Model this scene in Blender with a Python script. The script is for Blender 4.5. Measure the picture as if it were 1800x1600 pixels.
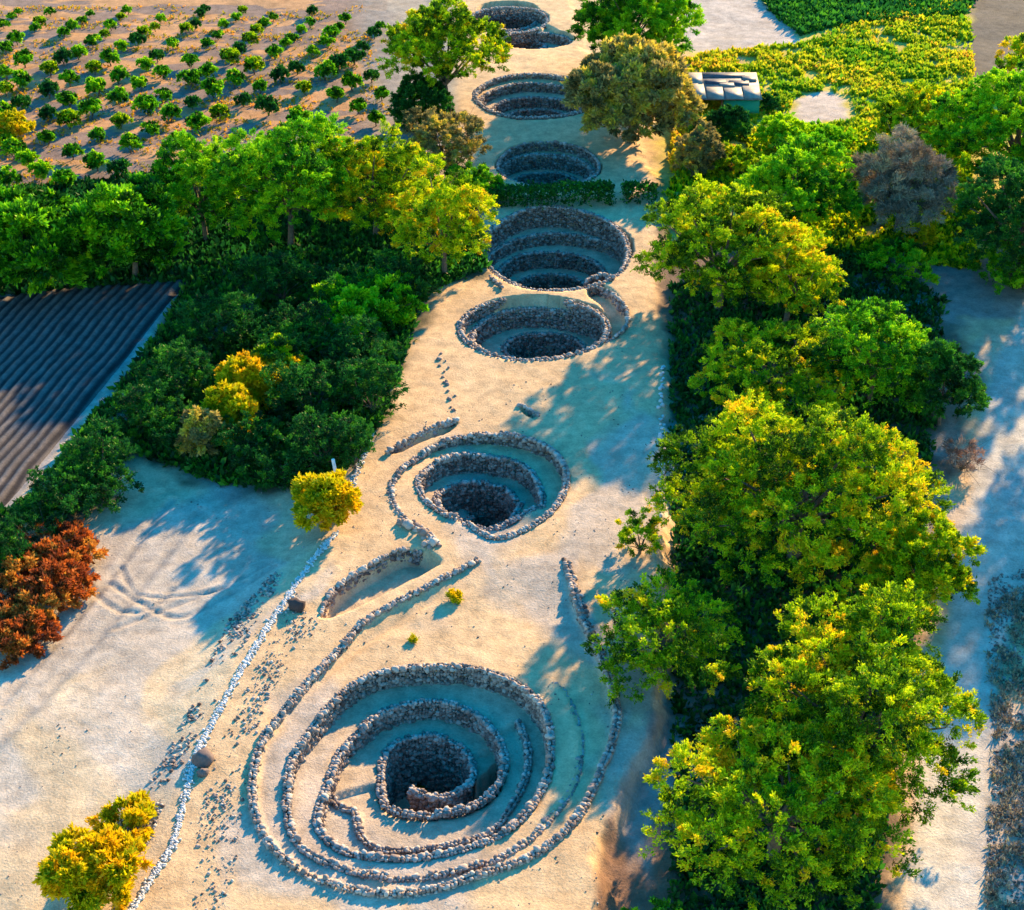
import bpy, math, random
import numpy as np
for o in list(bpy.data.objects): bpy.data.objects.remove(o)
S = bpy.context.scene
COL = S.collection
random.seed(7); RNG = np.random.default_rng(7)

# ---------------------------------------------------------------- camera
F_PX, PITCH, CAMH = 3000.0, math.radians(32.5), 51.0
cam_d = bpy.data.cameras.new('camera'); cam = bpy.data.objects.new('camera', cam_d); COL.objects.link(cam)
cam.location = (0, 0, CAMH); cam.rotation_euler = (math.pi/2 - PITCH, 0, 0)
cam_d.sensor_fit = 'HORIZONTAL'; cam_d.sensor_width = 36; cam_d.lens = F_PX/1800*36
cam_d.clip_start = 1; cam_d.clip_end = 5000
S.camera = cam
S.render.resolution_x, S.render.resolution_y = 1024, 910

# ---------------------------------------------------------------- sky, sun, exposure
SUN_ELEV, SUN_AZ = math.radians(19), math.radians(29.5)     # azimuth from +Y towards +X
w = bpy.data.worlds.new('World'); S.world = w; w.use_nodes = True
wn = w.node_tree; bg = wn.nodes['Background']
sky = wn.nodes.new('ShaderNodeTexSky'); sky.sky_type = 'NISHITA'; sky.sun_disc = False
sky.sun_elevation = SUN_ELEV; sky.sun_rotation = SUN_AZ
sky.air_density = 1.3; sky.dust_density = 0.0; sky.ozone_density = 2.0
hs = wn.nodes.new('ShaderNodeHueSaturation'); hs.inputs['Saturation'].default_value = 1.6
wn.links.new(sky.outputs[0], hs.inputs['Color']); wn.links.new(hs.outputs[0], bg.inputs[0])
bg.inputs[1].default_value = 0.15
sl = bpy.data.lights.new('sun', 'SUN'); sl.energy = 5.0; sl.angle = math.radians(1.0); sl.color = (1, 0.69, 0.33)
sun = bpy.data.objects.new('sun', sl); COL.objects.link(sun)
from mathutils import Vector
sdir = Vector((math.sin(SUN_AZ)*math.cos(SUN_ELEV), math.cos(SUN_AZ)*math.cos(SUN_ELEV), math.sin(SUN_ELEV)))
sun.rotation_euler = sdir.to_track_quat('Z', 'Y').to_euler(); sun.location = sdir*200
S.view_settings.view_transform = 'Standard'; S.view_settings.look = 'None'
S.view_settings.exposure = 1.65; S.view_settings.gamma = 1
S.render.engine = 'CYCLES'
S.cycles.max_bounces = 6; S.cycles.diffuse_bounces = 1; S.cycles.transparent_max_bounces = 4

# ---------------------------------------------------------------- measuring helpers
SP, CP = math.sin(PITCH), math.cos(PITCH)
def G(px, py, z=0.0):
    """real ground position (metres) of a spot measured in the photograph"""
    a = (px-900)/F_PX; b = -(py-800)/F_PX
    dx, dy, dz = a, CP + b*SP, -SP + b*CP
    t = (z-CAMH)/dz
    return (dx*t, dy*t)
def scale_at(py):
    x, y = G(900, py); d = y*CP + CAMH*SP
    dep = math.atan2(CAMH, y)
    return F_PX/d, dep
def P(pts): return np.array([G(*p) for p in pts])
def sstep(t): t = np.clip(t, 0, 1); return t*t*(3-2*t)
def inpoly(x, y, poly):
    r = np.zeros(x.shape, bool); n = len(poly); j = n-1
    for i in range(n):
        xi, yi = poly[i]; xj, yj = poly[j]
        if yi != yj:
            r ^= ((yi > y) != (yj > y)) & (x < (xj-xi)*(y-yi)/(yj-yi)+xi)
        j = i
    return r
def pdist(x, y, pts, closed=False):
    d = np.full(x.shape, 1e9); n = len(pts)
    for i in range(n if closed else n-1):
        ax, ay = pts[i]; bx, by = pts[(i+1) % n]; vx, vy = bx-ax, by-ay
        t = np.clip(((x-ax)*vx+(y-ay)*vy)/(vx*vx+vy*vy+1e-9), 0, 1)
        d = np.minimum(d, np.hypot(x-ax-t*vx, y-ay-t*vy))
    return d
def sdf(x, y, poly):           # positive inside
    d = pdist(x, y, poly, True); return np.where(inpoly(x, y, poly), d, -d)
def _hash(i, j, s):
    v = np.sin(i*127.1+j*311.7+s*74.7)*43758.5453; return v-np.floor(v)
def vnoise(x, y, s=0.0):
    i = np.floor(x); j = np.floor(y); u = x-i; v = y-j; u = u*u*(3-2*u); v = v*v*(3-2*v)
    return (_hash(i, j, s)*(1-u)+_hash(i+1, j, s)*u)*(1-v)+(_hash(i, j+1, s)*(1-u)+_hash(i+1, j+1, s)*u)*v
def fbm(x, y, s=0.0, o=4):
    r = 0; a = .5; 
    for k in range(o): r = r+a*vnoise(x*2**k, y*2**k, s+k); a *= .5
    return r/(1-.5**o)
def smooth_path(pts, step=0.25, closed=False):
    p = np.asarray(pts, float); n = len(p); out = []
    idx = range(n if closed else n-1)
    for i in idx:
        if closed: a, b, c, d = p[(i-1) % n], p[i], p[(i+1) % n], p[(i+2) % n]
        else: a, b, c, d = p[max(i-1, 0)], p[i], p[i+1], p[min(i+2, n-1)]
        m = max(2, int(np.linalg.norm(c[:2]-b[:2])/step))
        for t in np.linspace(0, 1, m, endpoint=False):
            out.append(.5*((2*b)+(-a+c)*t+(2*a-5*b+4*c-d)*t*t+(-a+3*b-3*c+d)*t**3))
    out.append(p[0] if closed else p[-1])
    return np.array(out)

# ---------------------------------------------------------------- object helpers
def link(o): COL.objects.link(o); return o
def tag(o, label=None, cat=None, group=None, kind=None):
    if label: o['label'] = label
    if cat: o['category'] = cat
    if group: o['group'] = group
    if kind: o['kind'] = kind
    return o
def empty(name, loc=(0, 0, 0), rz=0):
    o = bpy.data.objects.new(name, None); o.location = loc; o.rotation_euler = (0, 0, rz); o.empty_display_size = .3
    return link(o)
def mesh_np(name, V, Fc, nper, mat, tint=None, smooth=False):
    """V (n,3), Fc flat index array with nper verts per face"""
    m = bpy.data.meshes.new(name); V = np.asarray(V, np.float32); Fc = np.asarray(Fc, np.int32).ravel(); nf = len(Fc)//nper
    m.vertices.add(len(V)); m.vertices.foreach_set('co', V.ravel())
    m.loops.add(len(Fc)); m.loops.foreach_set('vertex_index', Fc)
    m.polygons.add(nf); m.polygons.foreach_set('loop_start', np.arange(nf, dtype=np.int32)*nper)
    if smooth: m.polygons.foreach_set('use_smooth', np.ones(nf, bool))
    if tint is not None:
        a = m.attributes.new('tint', 'FLOAT', 'FACE'); a.data.foreach_set('value', np.asarray(tint, np.float32))
    m.update(calc_edges=True); m.materials.append(mat); return m
def obj(name, mesh, parent=None, loc=(0, 0, 0)):
    o = bpy.data.objects.new(name, mesh); o.location = loc
    if parent: o.parent = parent
    return link(o)

# ---------------------------------------------------------------- materials
def newmat(name):
    m = bpy.data.materials.new(name); m.use_nodes = True; t = m.node_tree
    for n in list(t.nodes): t.nodes.remove(n)
    return m, t, t.nodes.new('ShaderNodeOutputMaterial')
def leafmat(name, stops, trans=0.40, gloss=.012):
    m, t, out = newmat(name)
    at = t.nodes.new('ShaderNodeAttribute'); at.attribute_name = 'tint'
    r = t.nodes.new('ShaderNodeValToRGB'); el = r.color_ramp.elements
    el[0].position, el[0].color = stops[0][0], (*stops[0][1], 1); el[1].position, el[1].color = stops[-1][0], (*stops[-1][1], 1)
    for p, c in stops[1:-1]: e = el.new(p); e.color = (*c, 1)
    d = t.nodes.new('ShaderNodeBsdfDiffuse'); tr = t.nodes.new('ShaderNodeBsdfTranslucent'); mx = t.nodes.new('ShaderNodeMixShader')
    mx.inputs[0].default_value = trans
    L = t.links.new
    L(at.outputs['Fac'], r.inputs[0]); L(r.outputs[0], d.inputs[0]); L(r.outputs[0], tr.inputs[0])
    L(d.outputs[0], mx.inputs[1]); L(tr.outputs[0], mx.inputs[2])
    g = t.nodes.new('ShaderNodeBsdfGlossy'); g.inputs['Roughness'].default_value = .45; g.inputs['Color'].default_value = (1, 1, .8, 1)
    m2 = t.nodes.new('ShaderNodeMixShader'); m2.inputs[0].default_value = gloss
    L(mx.outputs[0], m2.inputs[1]); L(g.outputs[0], m2.inputs[2]); L(m2.outputs[0], out.inputs[0]); return m
M = {}
M['leaf_yellowgreen'] = leafmat('leaf_yellowgreen', [(0, (.008, .05, .003)), (.3, (.09, .22, .004)), (.5, (.30, .50, .004)), (.75, (.66, .76, .004)), (1, (.86, .52, .008))])
M['leaf_green'] = leafmat('leaf_green', [(0, (.006, .05, .005)), (.3, (.04, .20, .006)), (.55, (.15, .50, .006)), (1, (.50, .74, .006))])
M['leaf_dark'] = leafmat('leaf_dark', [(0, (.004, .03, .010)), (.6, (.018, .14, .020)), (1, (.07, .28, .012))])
M['leaf_yellow'] = leafmat('leaf_yellow', [(0, (.18, .28, .004)), (.4, (.66, .56, .004)), (1, (.85, .46, .004))])
M['leaf_weed'] = leafmat('leaf_weed', [(0, (.10, .30, .01)), (.45, (.40, .50, .01)), (.75, (.66, .56, .02)), (1, (.80, .42, .04))])
M['twig_pink'] = leafmat('twig_pink', [(0, (.22, .12, .09)), (.5, (.42, .24, .17)), (1, (.52, .34, .24))], .2)
M['leaf_rust'] = leafmat('leaf_rust', [(0, (.10, .03, .015)), (.4, (.34, .075, .02)), (.75, (.62, .15, .02)), (1, (.66, .30, .04))], .35)
M['leaf_orange'] = leafmat('leaf_orange', [(0, (.16, .20, .01)), (.5, (.55, .36, .02)), (1, (.75, .30, .03))])
M['twig_grey'] = leafmat('twig_grey', [(0, (.14, .10, .07)), (.6, (.36, .28, .20)), (1, (.46, .40, .22))], .15)
M['leaf_dry'] = leafmat('leaf_dry', [(0, (.07, .08, .03)), (.5, (.34, .27, .09)), (1, (.72, .54, .05))], .35)
def flatmat(name, c, c2=None, scale=3, rough=.9, bump=.3):
    m, t, out = newmat(name); L = t.links.new
    b = t.nodes.new('ShaderNodeBsdfPrincipled'); b.inputs['Roughness'].default_value = rough
    b.inputs['Specular IOR Level'].default_value = .15
    n = t.nodes.new('ShaderNodeTexNoise'); n.inputs['Scale'].default_value = scale; n.inputs['Detail'].default_value = 6
    tc = t.nodes.new('ShaderNodeTexCoord'); L(tc.outputs['Object'], n.inputs['Vector'])
    r = t.nodes.new('ShaderNodeValToRGB'); r.color_ramp.elements[0].position = .35; r.color_ramp.elements[1].position = .65
    r.color_ramp.elements[0].color = (*c, 1); r.color_ramp.elements[1].color = (*(c2 or tuple(v*1.5 for v in c)), 1)
    L(n.outputs[0], r.inputs[0]); L(r.outputs[0], b.inputs['Base Color'])
    bp = t.nodes.new('ShaderNodeBump'); bp.inputs['Strength'].default_value = bump; bp.inputs['Distance'].default_value = .05
    L(n.outputs[0], bp.inputs['Height']); L(bp.outputs[0], b.inputs['Normal']); L(b.outputs[0], out.inputs[0]); return m
M['bark'] = flatmat('bark', (.10, .075, .055), (.2, .15, .11), 6)
M['white_wood'] = flatmat('white_wood', (.7, .68, .62), (.82, .8, .76), 4)
M['tin'] = flatmat('tin', (.15, .135, .13), (.24, .215, .19), 2, .6)
M['tin_pale'] = flatmat('tin_pale', (.24, .21, .175), (.36, .31, .26), 2, .6)
M['tin_dark'] = flatmat('tin_dark', (.05, .05, .07), (.12, .11, .13), 2, .6)
M['green_paint'] = flatmat('green_paint', (.01, .28, .15), (.02, .36, .22), 1, .6)
M['brown_board'] = flatmat('brown_board', (.22, .09, .04), (.34, .15, .07), 2)
def stonemat(name, a, b_, c):
    m, t, out = newmat(name); L = t.links.new
    b = t.nodes.new('ShaderNodeBsdfPrincipled'); b.inputs['Roughness'].default_value = .9; b.inputs['Specular IOR Level'].default_value = .2
    at = t.nodes.new('ShaderNodeAttribute'); at.attribute_name = 'tint'
    r = t.nodes.new('ShaderNodeValToRGB'); el = r.color_ramp.elements
    el[0].color = (*a, 1); el[1].color = (*c, 1); e = el.new(.5); e.color = (*b_, 1)
    n = t.nodes.new('ShaderNodeTexNoise'); n.inputs['Scale'].default_value = 9; n.inputs['Detail'].default_value = 4
    mx = t.nodes.new('ShaderNodeMix'); mx.data_type = 'RGBA'; mx.blend_type = 'MULTIPLY'; mx.inputs['Factor'].default_value = .5
    tc = t.nodes.new('ShaderNodeTexCoord'); L(tc.outputs['Object'], n.inputs['Vector'])
    L(at.outputs['Fac'], r.inputs[0]); L(r.outputs[0], mx.inputs['A']); L(n.outputs[0], mx.inputs['B']); L(mx.outputs['Result'], b.inputs['Base Color'])
    bp = t.nodes.new('ShaderNodeBump'); bp.inputs['Strength'].default_value = .4; bp.inputs['Distance'].default_value = .03
    L(n.outputs[0], bp.inputs['Height']); L(bp.outputs[0], b.inputs['Normal']); L(b.outputs[0], out.inputs[0]); return m
M['stone'] = stonemat('stone', (.13, .09, .08), (.38, .29, .25), (.62, .54, .47))
M['stone_pale'] = stonemat('stone_pale', (.60, .57, .54), (.74, .71, .68), (.86, .85, .82))
M['stone_dark'] = stonemat('stone_dark', (.07, .05, .05), (.19, .14, .13), (.36, .29, .26))

# ---------------------------------------------------------------- terrain: the platform edges
EDGE_L = P([(200,1680),(230,1600),(300,1500),(350,1340),(440,1150),(520,1020),(590,940),(640,800),(665,720),(700,640),(740,540),(800,440),(840,330),(810,170),(800,60),(810,-40)])
EDGE_R = P([(1010,1680),(1040,1600),(1060,1450),(1120,1330),(1150,1250),(1168,900),(1165,650),(1155,560),(1140,400),(1145,320),(1090,200),(1020,90),(1000,0),(1000,-40)])
def xl(y): return np.interp(y, EDGE_L[:, 1], EDGE_L[:, 0])
def xr(y): return np.interp(y, EDGE_R[:, 1], EDGE_R[:, 0])

# ---- the spiral wells. each wall is a path of (px, py, z of its top)
class Spiral:
    """one wall that winds inward; the ground inside it is a ramp going down"""
    def __init__(s, cx, cy, pts, zr, zfloor):
        s.c = np.array(G(cx, cy)); q = np.array([[*G(a, b, z)] for a, b, z in pts])-s.c
        q = smooth_path(q, .3)
        th = np.unwrap(np.arctan2(q[:, 1], q[:, 0])); sg = np.sign(th[-1]-th[0]); s.sg = sg
        s.th0 = th[0]; s.phi = (th-th[0])*sg; s.phi = np.maximum.accumulate(s.phi+np.arange(len(s.phi))*1e-6); s.r = np.hypot(q[:, 0], q[:, 1])
        s.u, s.z = np.array(zr).T; s.zfloor = zfloor; s.end = s.phi[-1]; s.path = q+s.c
    def zr(s, phi): return np.interp(phi/(2*math.pi), s.u, s.z)
    def R(s, phi): return np.interp(phi, s.phi, s.r)
    def apply(s, X, Y, Z):
        x = X-s.c[0]; y = Y-s.c[1]; r = np.hypot(x, y)
        near = r < s.r.max()+.5
        if not near.any(): return Z
        th = (np.arctan2(y, x)-s.th0)*s.sg % (2*math.pi)
        nmax = int(s.end/(2*math.pi))+1
        for k in range(nmax):
            phi = th+2*math.pi*k; ok = near & (phi <= s.end) & (r < s.R(phi)+.09)
            last = ok & (phi+2*math.pi > s.end)
            Z = np.where(ok, s.zr(phi), Z)
            # inside the last winding: the pit floor
            Z = np.where(last, s.zfloor, Z)
        return Z
    def tops(s):
        zt = np.where(s.phi > 2*math.pi, s.zr(s.phi-2*math.pi), 0)
        zb = np.where(s.phi > s.end-2*math.pi, s.zfloor, s.zr(s.phi)); return zt, zb
class Ring:
    """closed terrace wall; gap = (angle deg, half width deg) where the step fades into a ramp"""
    def __init__(s, cx, cy, rx, ry, ztop, zbot, gap=None):
        s.c = np.array(G(cx, cy, ztop)); s.rx, s.ry, s.zt, s.zb, s.gap = rx, ry, ztop, zbot, gap
    def zb_at(s, a):
        if not s.gap: return np.full(np.shape(a), s.zb)
        d = np.abs((a-math.radians(s.gap[0])+math.pi) % (2*math.pi)-math.pi)
        k = 1-sstep((d-math.radians(s.gap[1])*.45)/(math.radians(s.gap[1])*.55)); return s.zb+(s.zt-s.zb)*k
    def apply(s, X, Y, Z):
        x = (X-s.c[0])/s.rx; y = (Y-s.c[1])/s.ry; a = np.arctan2(y, x); r = np.hypot(x, y)
        wob = 1+.015*np.sin(3*a+s.c[0])+.012*np.sin(5*a+s.rx)
        zz = s.zb_at(a)
        if s.gap: zz = s.zb+(zz-s.zb)*np.clip((r-.74)/.26, 0, 1)
        return np.where(r < wob+.13/s.rx, np.minimum(Z, zz), Z)
    def path(s):
        a = np.linspace(0, 2*math.pi, int(2*math.pi*max(s.rx, s.ry)/.25)); wob = 1+.015*np.sin(3*a+s.c[0])+.012*np.sin(5*a+s.rx)
        return np.stack([s.c[0]+s.rx*wob*np.cos(a), s.c[1]+s.ry*wob*np.sin(a)], 1), np.full(len(a), s.zt), s.zb_at(a)
def Z7(pts, z):      # points read in the enlarged lower crop
    return [(a/2.388+400, b/2.388+930, z) for a, b in pts]
big = Spiral(768, 1362,
  Z7([(1360,655),(1395,670),(1440,750),(1478,880),(1455,1050),(1385,1165),(1270,1290),(1130,1375),(950,1435),(700,1455),(450,1405),(300,1310),(255,1190),(262,1010),(305,915),(400,785),(500,680),(620,610),(800,580),(1000,580),(1180,630),(1290,720)], -.12)
 +Z7([(1345,850),(1352,1000),(1312,1120),(1225,1235),(1100,1315),(900,1372),(700,1390),(500,1350),(400,1265),(378,1180),(420,1050)], -.35)
 +Z7([(480,950),(590,835),(700,765),(880,735),(1050,790),(1140,895),(1155,1020),(1060,1145),(860,1195),(710,1165),(645,1080)], -1.2)
 +Z7([(660,980),(710,915),(850,880),(980,925),(1030,1010),(1000,1085),(900,1135),(770,1100)], -2.2),
 [(0,0),(.2,-.15),(.45,-.3),(.6,-.7),(.75,-1.05),(1.0,-1.2),(1.3,-1.2),(1.5,-1.25),(1.75,-1.9),(2.0,-2.2),(2.4,-2.5),(2.8,-3.2),(3.1,-4.6),(4,-5)], -5.4)
def Z2(pts, z): return [(a/3+520, b/3+720, z) for a, b in pts]
mid = Spiral(858, 868,
  Z2([(755,722),(700,650),(600,590),(530,520),(505,420),(550,330),(640,255),(760,180),(900,142),(1050,132),(1200,150),(1330,200),(1400,270),(1425,370),(1395,470),(1310,565),(1180,640),(1040,672)], 0)
 +Z2([(900,655),(780,610),(690,540),(650,460),(665,400),(760,310),(880,265),(1000,258),(1150,275),(1240,330),(1290,420),(1300,500)], -.75)
 +Z2([(1250,600),(1080,700),(900,690),(790,620),(745,530),(790,460),(880,415),(1020,400),(1120,430),(1170,500)], -1.9)
 +Z2([(1190,600),(1120,700),(1000,720),(900,680),(880,620),(930,585)], -3.4),
 [(0,0),(.2,0),(.3,-.2),(.45,-.7),(.7,-.9),(1,-.95),(1.25,-1.1),(1.45,-1.9),(1.8,-2.2),(2.2,-2.6),(2.45,-3.6),(3,-3.9),(4,-4.8)], -5.0)
def ring_box(x0, x1, yt, yb, ztop, zbot, gap=None, ry=None):
    """terrace ring from its measured left, right, far and near edges"""
    (xa, ya), (xb, _), (_, yf), (_, yn) = G(x0, (yt+yb)/2, ztop), G(x1, (yt+yb)/2, ztop), G(900, yt, ztop), G(900, yb, ztop)
    r = Ring(900, 500, (xb-xa)/2, ry or (yf-yn)/2, ztop, zbot, gap); r.c = np.array([(xa+xb)/2, yf-r.ry]); return r
well5 = [ring_box(808,1066,524,633,0,-.85,(88,40)), ring_box(843,1038,543,0,-.85,-2.2,ry=3.75), ring_box(888,1003,584,0,-2.2,-4.0,ry=2.1)]
well4 = [ring_box(848,1104,365,513,0,-1.55), ring_box(862,1075,411,0,-1.55,-2.45,ry=4.9), ring_box(880,1036,443,0,-2.45,-3.7,ry=3.3), ring_box(906,1010,482,0,-3.7,-5.3,ry=2.0)]
well3 = [ring_box(874,1054,248,329,0,-.8), ring_box(880,1024,273,0,-.8,-1.95,ry=3.2), ring_box(903,1002,303,0,-1.95,-3.4,ry=1.8)]
well2 = [ring_box(835,1050,132,208,0,-.32), ring_box(848,1032,147,0,-.32,-1.05,ry=4.5), ring_box(866,1014,170,0,-1.05,-2.0,ry=3.4), ring_box(892,988,193,0,-2.0,-3.2,ry=2.1)]
well1a = [Ring(940,74,3.3,2.6,-.3,-1.2), Ring(915,82,2.2,1.6,-1.2,-2.2)]
well1b = [Ring(895,34,3.6,3.7,0,-1.1), Ring(893,38,2.7,2.6,-1.1,-2.6)]
RINGS = [well5, well4, well3, well2, well1a, well1b]
# hollows beside the wells (polygon in the photograph, depth)
def dense(poly): return smooth_path(P(poly), .3, True)[:-1]
HOLLOWS = [
  (dense([(745,965),(700,968),(640,1000),(585,1040),(562,1078),(575,1088),(625,1070),(700,1030),(760,1000),(775,985)]), -.95, .9),
  (dense([(805,742),(770,752),(715,778),(680,798),(700,797),(750,775),(790,760)]), -.5, .5),
  (dense([(912,712),(925,715),(945,728),(935,734),(918,724)]), -.35, .3),
  (dense([(838,990),(770,1025),(690,1065),(620,1110),(560,1165),(500,1240),(560,1215),(640,1150),(700,1110),(770,1060),(815,1020)]), -.75, 2.2),
  (dense([(1046,497),(1078,512),(1101,545),(1103,572),(1088,592),(1062,603),(1070,572),(1058,540),(1030,515)]), -.7, .3),
  (dense([(1035,485),(1058,480),(1078,492),(1058,498)]), -.5, .3),
  (dense([(960,44),(985,56),(1000,68),(985,78),(975,66),(950,56)]), -.4, .5),
]
W0 = Z7([(1425,150),(1450,260),(1490,380),(1555,520),(1600,640),(1632,780),(1610,900),(1575,990),(1500,1160),(1400,1285),(1250,1385),(1050,1455),(850,1515),(600,1525),(350,1455),(180,1320),(112,1170),(112,1040),(150,900),(220,800),(350,640),(480,500),(600,375),(800,262),(1055,133)], 0)
W0g = smooth_path(P([(a, b) for a, b, _ in W0]), .3)
W2 = [(a, b) for a, b, _ in Z7([(1215,800),(1250,880),(1262,960),(1240,1060),(1180,1170),(1110,1255),(1000,1298),(830,1330),(640,1332),(560,1262),(540,1180),(530,1150),(470,1128),(425,1070)], 0)]
W2g = smooth_path(np.array([G(a, b, -1.0) for a, b in W2]), .3)
W2poly = W2g
TRACKS = [([(350,885),(250,1010),(150,1130),(40,1250),(-40,1330)], .25), ([(300,865),(200,990),(100,1110),(0,1225)], .2),
          ([(300,1020),(250,1060),(190,1050),(140,1000)], .15), ([(470,980),(380,1020),(300,1050),(200,1090)], .15), ([(480,990),(390,1035),(300,1068),(190,1010)], .15),
          ([(430,1010),(330,1030),(240,1030),(210,980)], .12)]
TRACKS = [(smooth_path(P(p), .5), wd) for p, wd in TRACKS]
ROAD = P([(1880,430),(1800,520),(1745,640),(1715,800),(1690,950),(1655,1150),(1625,1350),(1595,1600),(1580,1700),(1750,1700),(1745,1500),(1750,1300),(1765,1150),(1790,1050),(1900,900),(2000,700)])
ROADC = P([(1830,480),(1790,700),(1755,900),(1720,1100),(1690,1300),(1670,1500),(1655,1700)])
def base_z(X, Y):
    z = (fbm(X*.12, Y*.12, 3)-.5)*.35*sstep((Y-30)/10)+(fbm(X*.8, Y*.8, 5)-.5)*.07
    l = xl(Y)-X; r = X-xr(Y)
    z = z-.55*sstep(l/3.5); fr = sstep((100-Y)/25)*.75+.25
    z = z-.9*fr*sstep((r+.3+(fbm(X*.5, Y*.5, 9)-.5)*1.5)/1.3)
    ins = (l < 0) & (r < 0)
    z = np.where(ins, z*sstep(1-np.clip(-np.minimum(-l, -r)*0-.0, 0, 1)), z)
    return z
def H(X, Y, walls=True):
    X = np.asarray(X, float); Y = np.asarray(Y, float)
    Z = base_z(X, Y)
    # make the ground flush with the rims near the wells
    for poly, dz, soft in HOLLOWS:
        b = (X > poly[:, 0].min()-1) & (X < poly[:, 0].max()+1) & (Y > poly[:, 1].min()-1) & (Y < poly[:, 1].max()+1)
        if b.any():
            s = sdf(X[b], Y[b], poly); Z[b] += dz*sstep((s-.05)/soft*1.0) if soft > 1 else dz*sstep((s-.0)/.25)*(1-.0)
    # shallow bowl inside the outermost wall
    b = (X > -17) & (X < 10) & (Y > 45) & (Y < 82)
    if b.any():
        s = sdf(X[b], Y[b], W0g); Z[b] -= .2*sstep(s/.3)*sstep((70-Y[b])/4)
    wb = Z.copy()
    Z = big.apply(X, Y, Z)
    if b.any():
        xb, yb = X[b], Y[b]; s = sdf(xb, yb, W2poly); zz = Z[b]
        Z[b] = np.where((s > 0) & (zz > -2.2) & (zz < -.3), zz-.25*sstep(s/.15), zz)
    Z = mid.apply(X, Y, Z)
    for wl in RINGS:
        for r in wl: Z = r.apply(X, Y, Z)
    dmp = (fbm(X*.9, Y*.9, 21)-.5)*.10
    Z = np.where(Z < -.6, Z+dmp, Z)
    for p, wd in TRACKS:
        bb = (X > p[:, 0].min()-1) & (X < p[:, 0].max()+1) & (Y > p[:, 1].min()-1) & (Y < p[:, 1].max()+1)
        if bb.any():
            d = pdist(X[bb], Y[bb], p); Z[bb] += -.07*np.exp(-(d/wd)**2)+.035*np.exp(-((d-2*wd)/wd)**2)
    return Z
def hz(x, y): return float(H(np.array([x]), np.array([y]))[0])

def axis(segs):
    a = []
    for lo, hi, st in segs: a.append(np.arange(lo, hi, st))
    return np.concatenate(a)
gx = axis([(-1500,-300,200), (-300,-80,20), (-80,-27,.5), (-27,11.5,.15), (11.5,60,.4), (60,300,20), (300,1501,200)])
gy = axis([(-300,30,30), (30,44,1), (44,128,.15), (128,172,.2), (172,175,.5), (175,230,1), (230,500,15), (500,2001,150)])
GX, GY = np.meshgrid(gx, gy); GZ = H(GX.ravel(), GY.ravel())
X, Y = GX.ravel(), GY.ravel()
# ---- ground colours (soils place by place, with shade painted into the far right zones)
col = np.tile(np.array([.60, .40, .22]), (len(X), 1))
nz = fbm(X*.35, Y*.35, 31); nf = fbm(X*1.6, Y*1.6, 33, 3)
wx = X+(fbm(X*.5, Y*.5, 41)-.5)*2.2; wy = Y+(fbm(X*.5, Y*.5, 43)-.5)*3
def paint(poly, c, soft=1.0, k=1.0, warp=1.0):
    pg = P(poly); s = sdf(X+(wx-X)*warp, Y+(wy-Y)*warp, pg); a = (sstep(s/soft+.5)*k)[:, None]
    global col; col = col*(1-a)+np.array(c)*a
def paint_mask(a, c):
    global col; a = a[:, None]; col = col*(1-a)+np.array(c)*a
inside = (X > xl(Y)) & (X < xr(Y))
paint_mask((sstep((xl(Y)-X)/1.0)), (.58, .43, .27))
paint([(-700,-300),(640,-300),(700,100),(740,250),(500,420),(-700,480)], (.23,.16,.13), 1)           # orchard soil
pm = (fbm(X*.18, Y*.5, 77) > .56)*sstep((Y-95)/5)*(X < -12)*1.0; paint_mask(.6*pm, (.60, .30, .11))
paint([(600,-200),(780,-200),(800,180),(760,330),(680,330),(640,150)], (.26,.23,.20), 3, .8)
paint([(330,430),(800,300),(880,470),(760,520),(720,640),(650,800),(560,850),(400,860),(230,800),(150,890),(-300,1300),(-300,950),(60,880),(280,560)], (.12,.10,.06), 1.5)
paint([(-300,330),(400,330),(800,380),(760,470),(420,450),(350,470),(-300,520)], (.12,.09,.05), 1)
paint([(1168,1700),(1175,900),(1170,640),(1150,520),(1150,300),(1500,380),(1660,520),(1730,640),(1650,900),(1610,1200),(1560,1700)], (.17,.115,.08), 1)
paint([(1040,1640),(1060,1450),(1120,1330),(1150,1250),(1300,1250),(1300,1640)], (.20,.115,.075), .5, 1, .35)
paint([(1180,420),(1150,250),(1200,120),(1205,60),(1700,-100),(1730,120),(2200,100),(2200,420),(1700,480),(1500,460)], (.50,.40,.08), 2)  # weedy field
paint([(1190,90),(1300,95),(1330,130),(1250,160),(1190,140)], (.62,.36,.20), 1)
paint([(1190,-40),(1300,-20),(1390,30),(1410,75),(1330,85),(1200,85)], (.46,.38,.32), 1)
paint([(1400,170),(1450,158),(1490,170),(1500,205),(1480,215),(1410,215),(1395,195)], (.52,.42,.34), .6)
paint([(1290,-200),(1700,-200),(1690,20),(1450,40),(1410,50),(1370,20)], (.10,.24,.10), 1.5)  # green grass, darkened here for the shade lying over it
paint([(1715,-200),(2300,-200),(2300,110),(1800,90),(1760,120),(1690,130)], (.13,.11,.09), 1.2)  # far corner field, its shade painted as dark brown ground
paint([(1500,470),(1660,440),(1900,430),(1900,560),(1700,560),(1590,560),(1530,520)], (.28,.22,.19), 1.5)
s = sdf(X+(nz-.5)*.8, Y, ROAD); paint_mask(sstep(s/.6+.5), (.52, .45, .37))
d = pdist(X, Y, ROADC); 
for off in (-.75, .75):
    dd = np.abs(pdist(X+off, Y, ROADC)); paint_mask(.35*np.exp(-(dd/.35)**2)*sstep(s), (.70, .63, .54))
paint_mask(sstep((X-np.interp(Y, ROADC[::-1, 1], ROADC[::-1, 0])-2.4)/1.0)*sstep((85-Y)/6), (.46, .38, .32))
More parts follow.
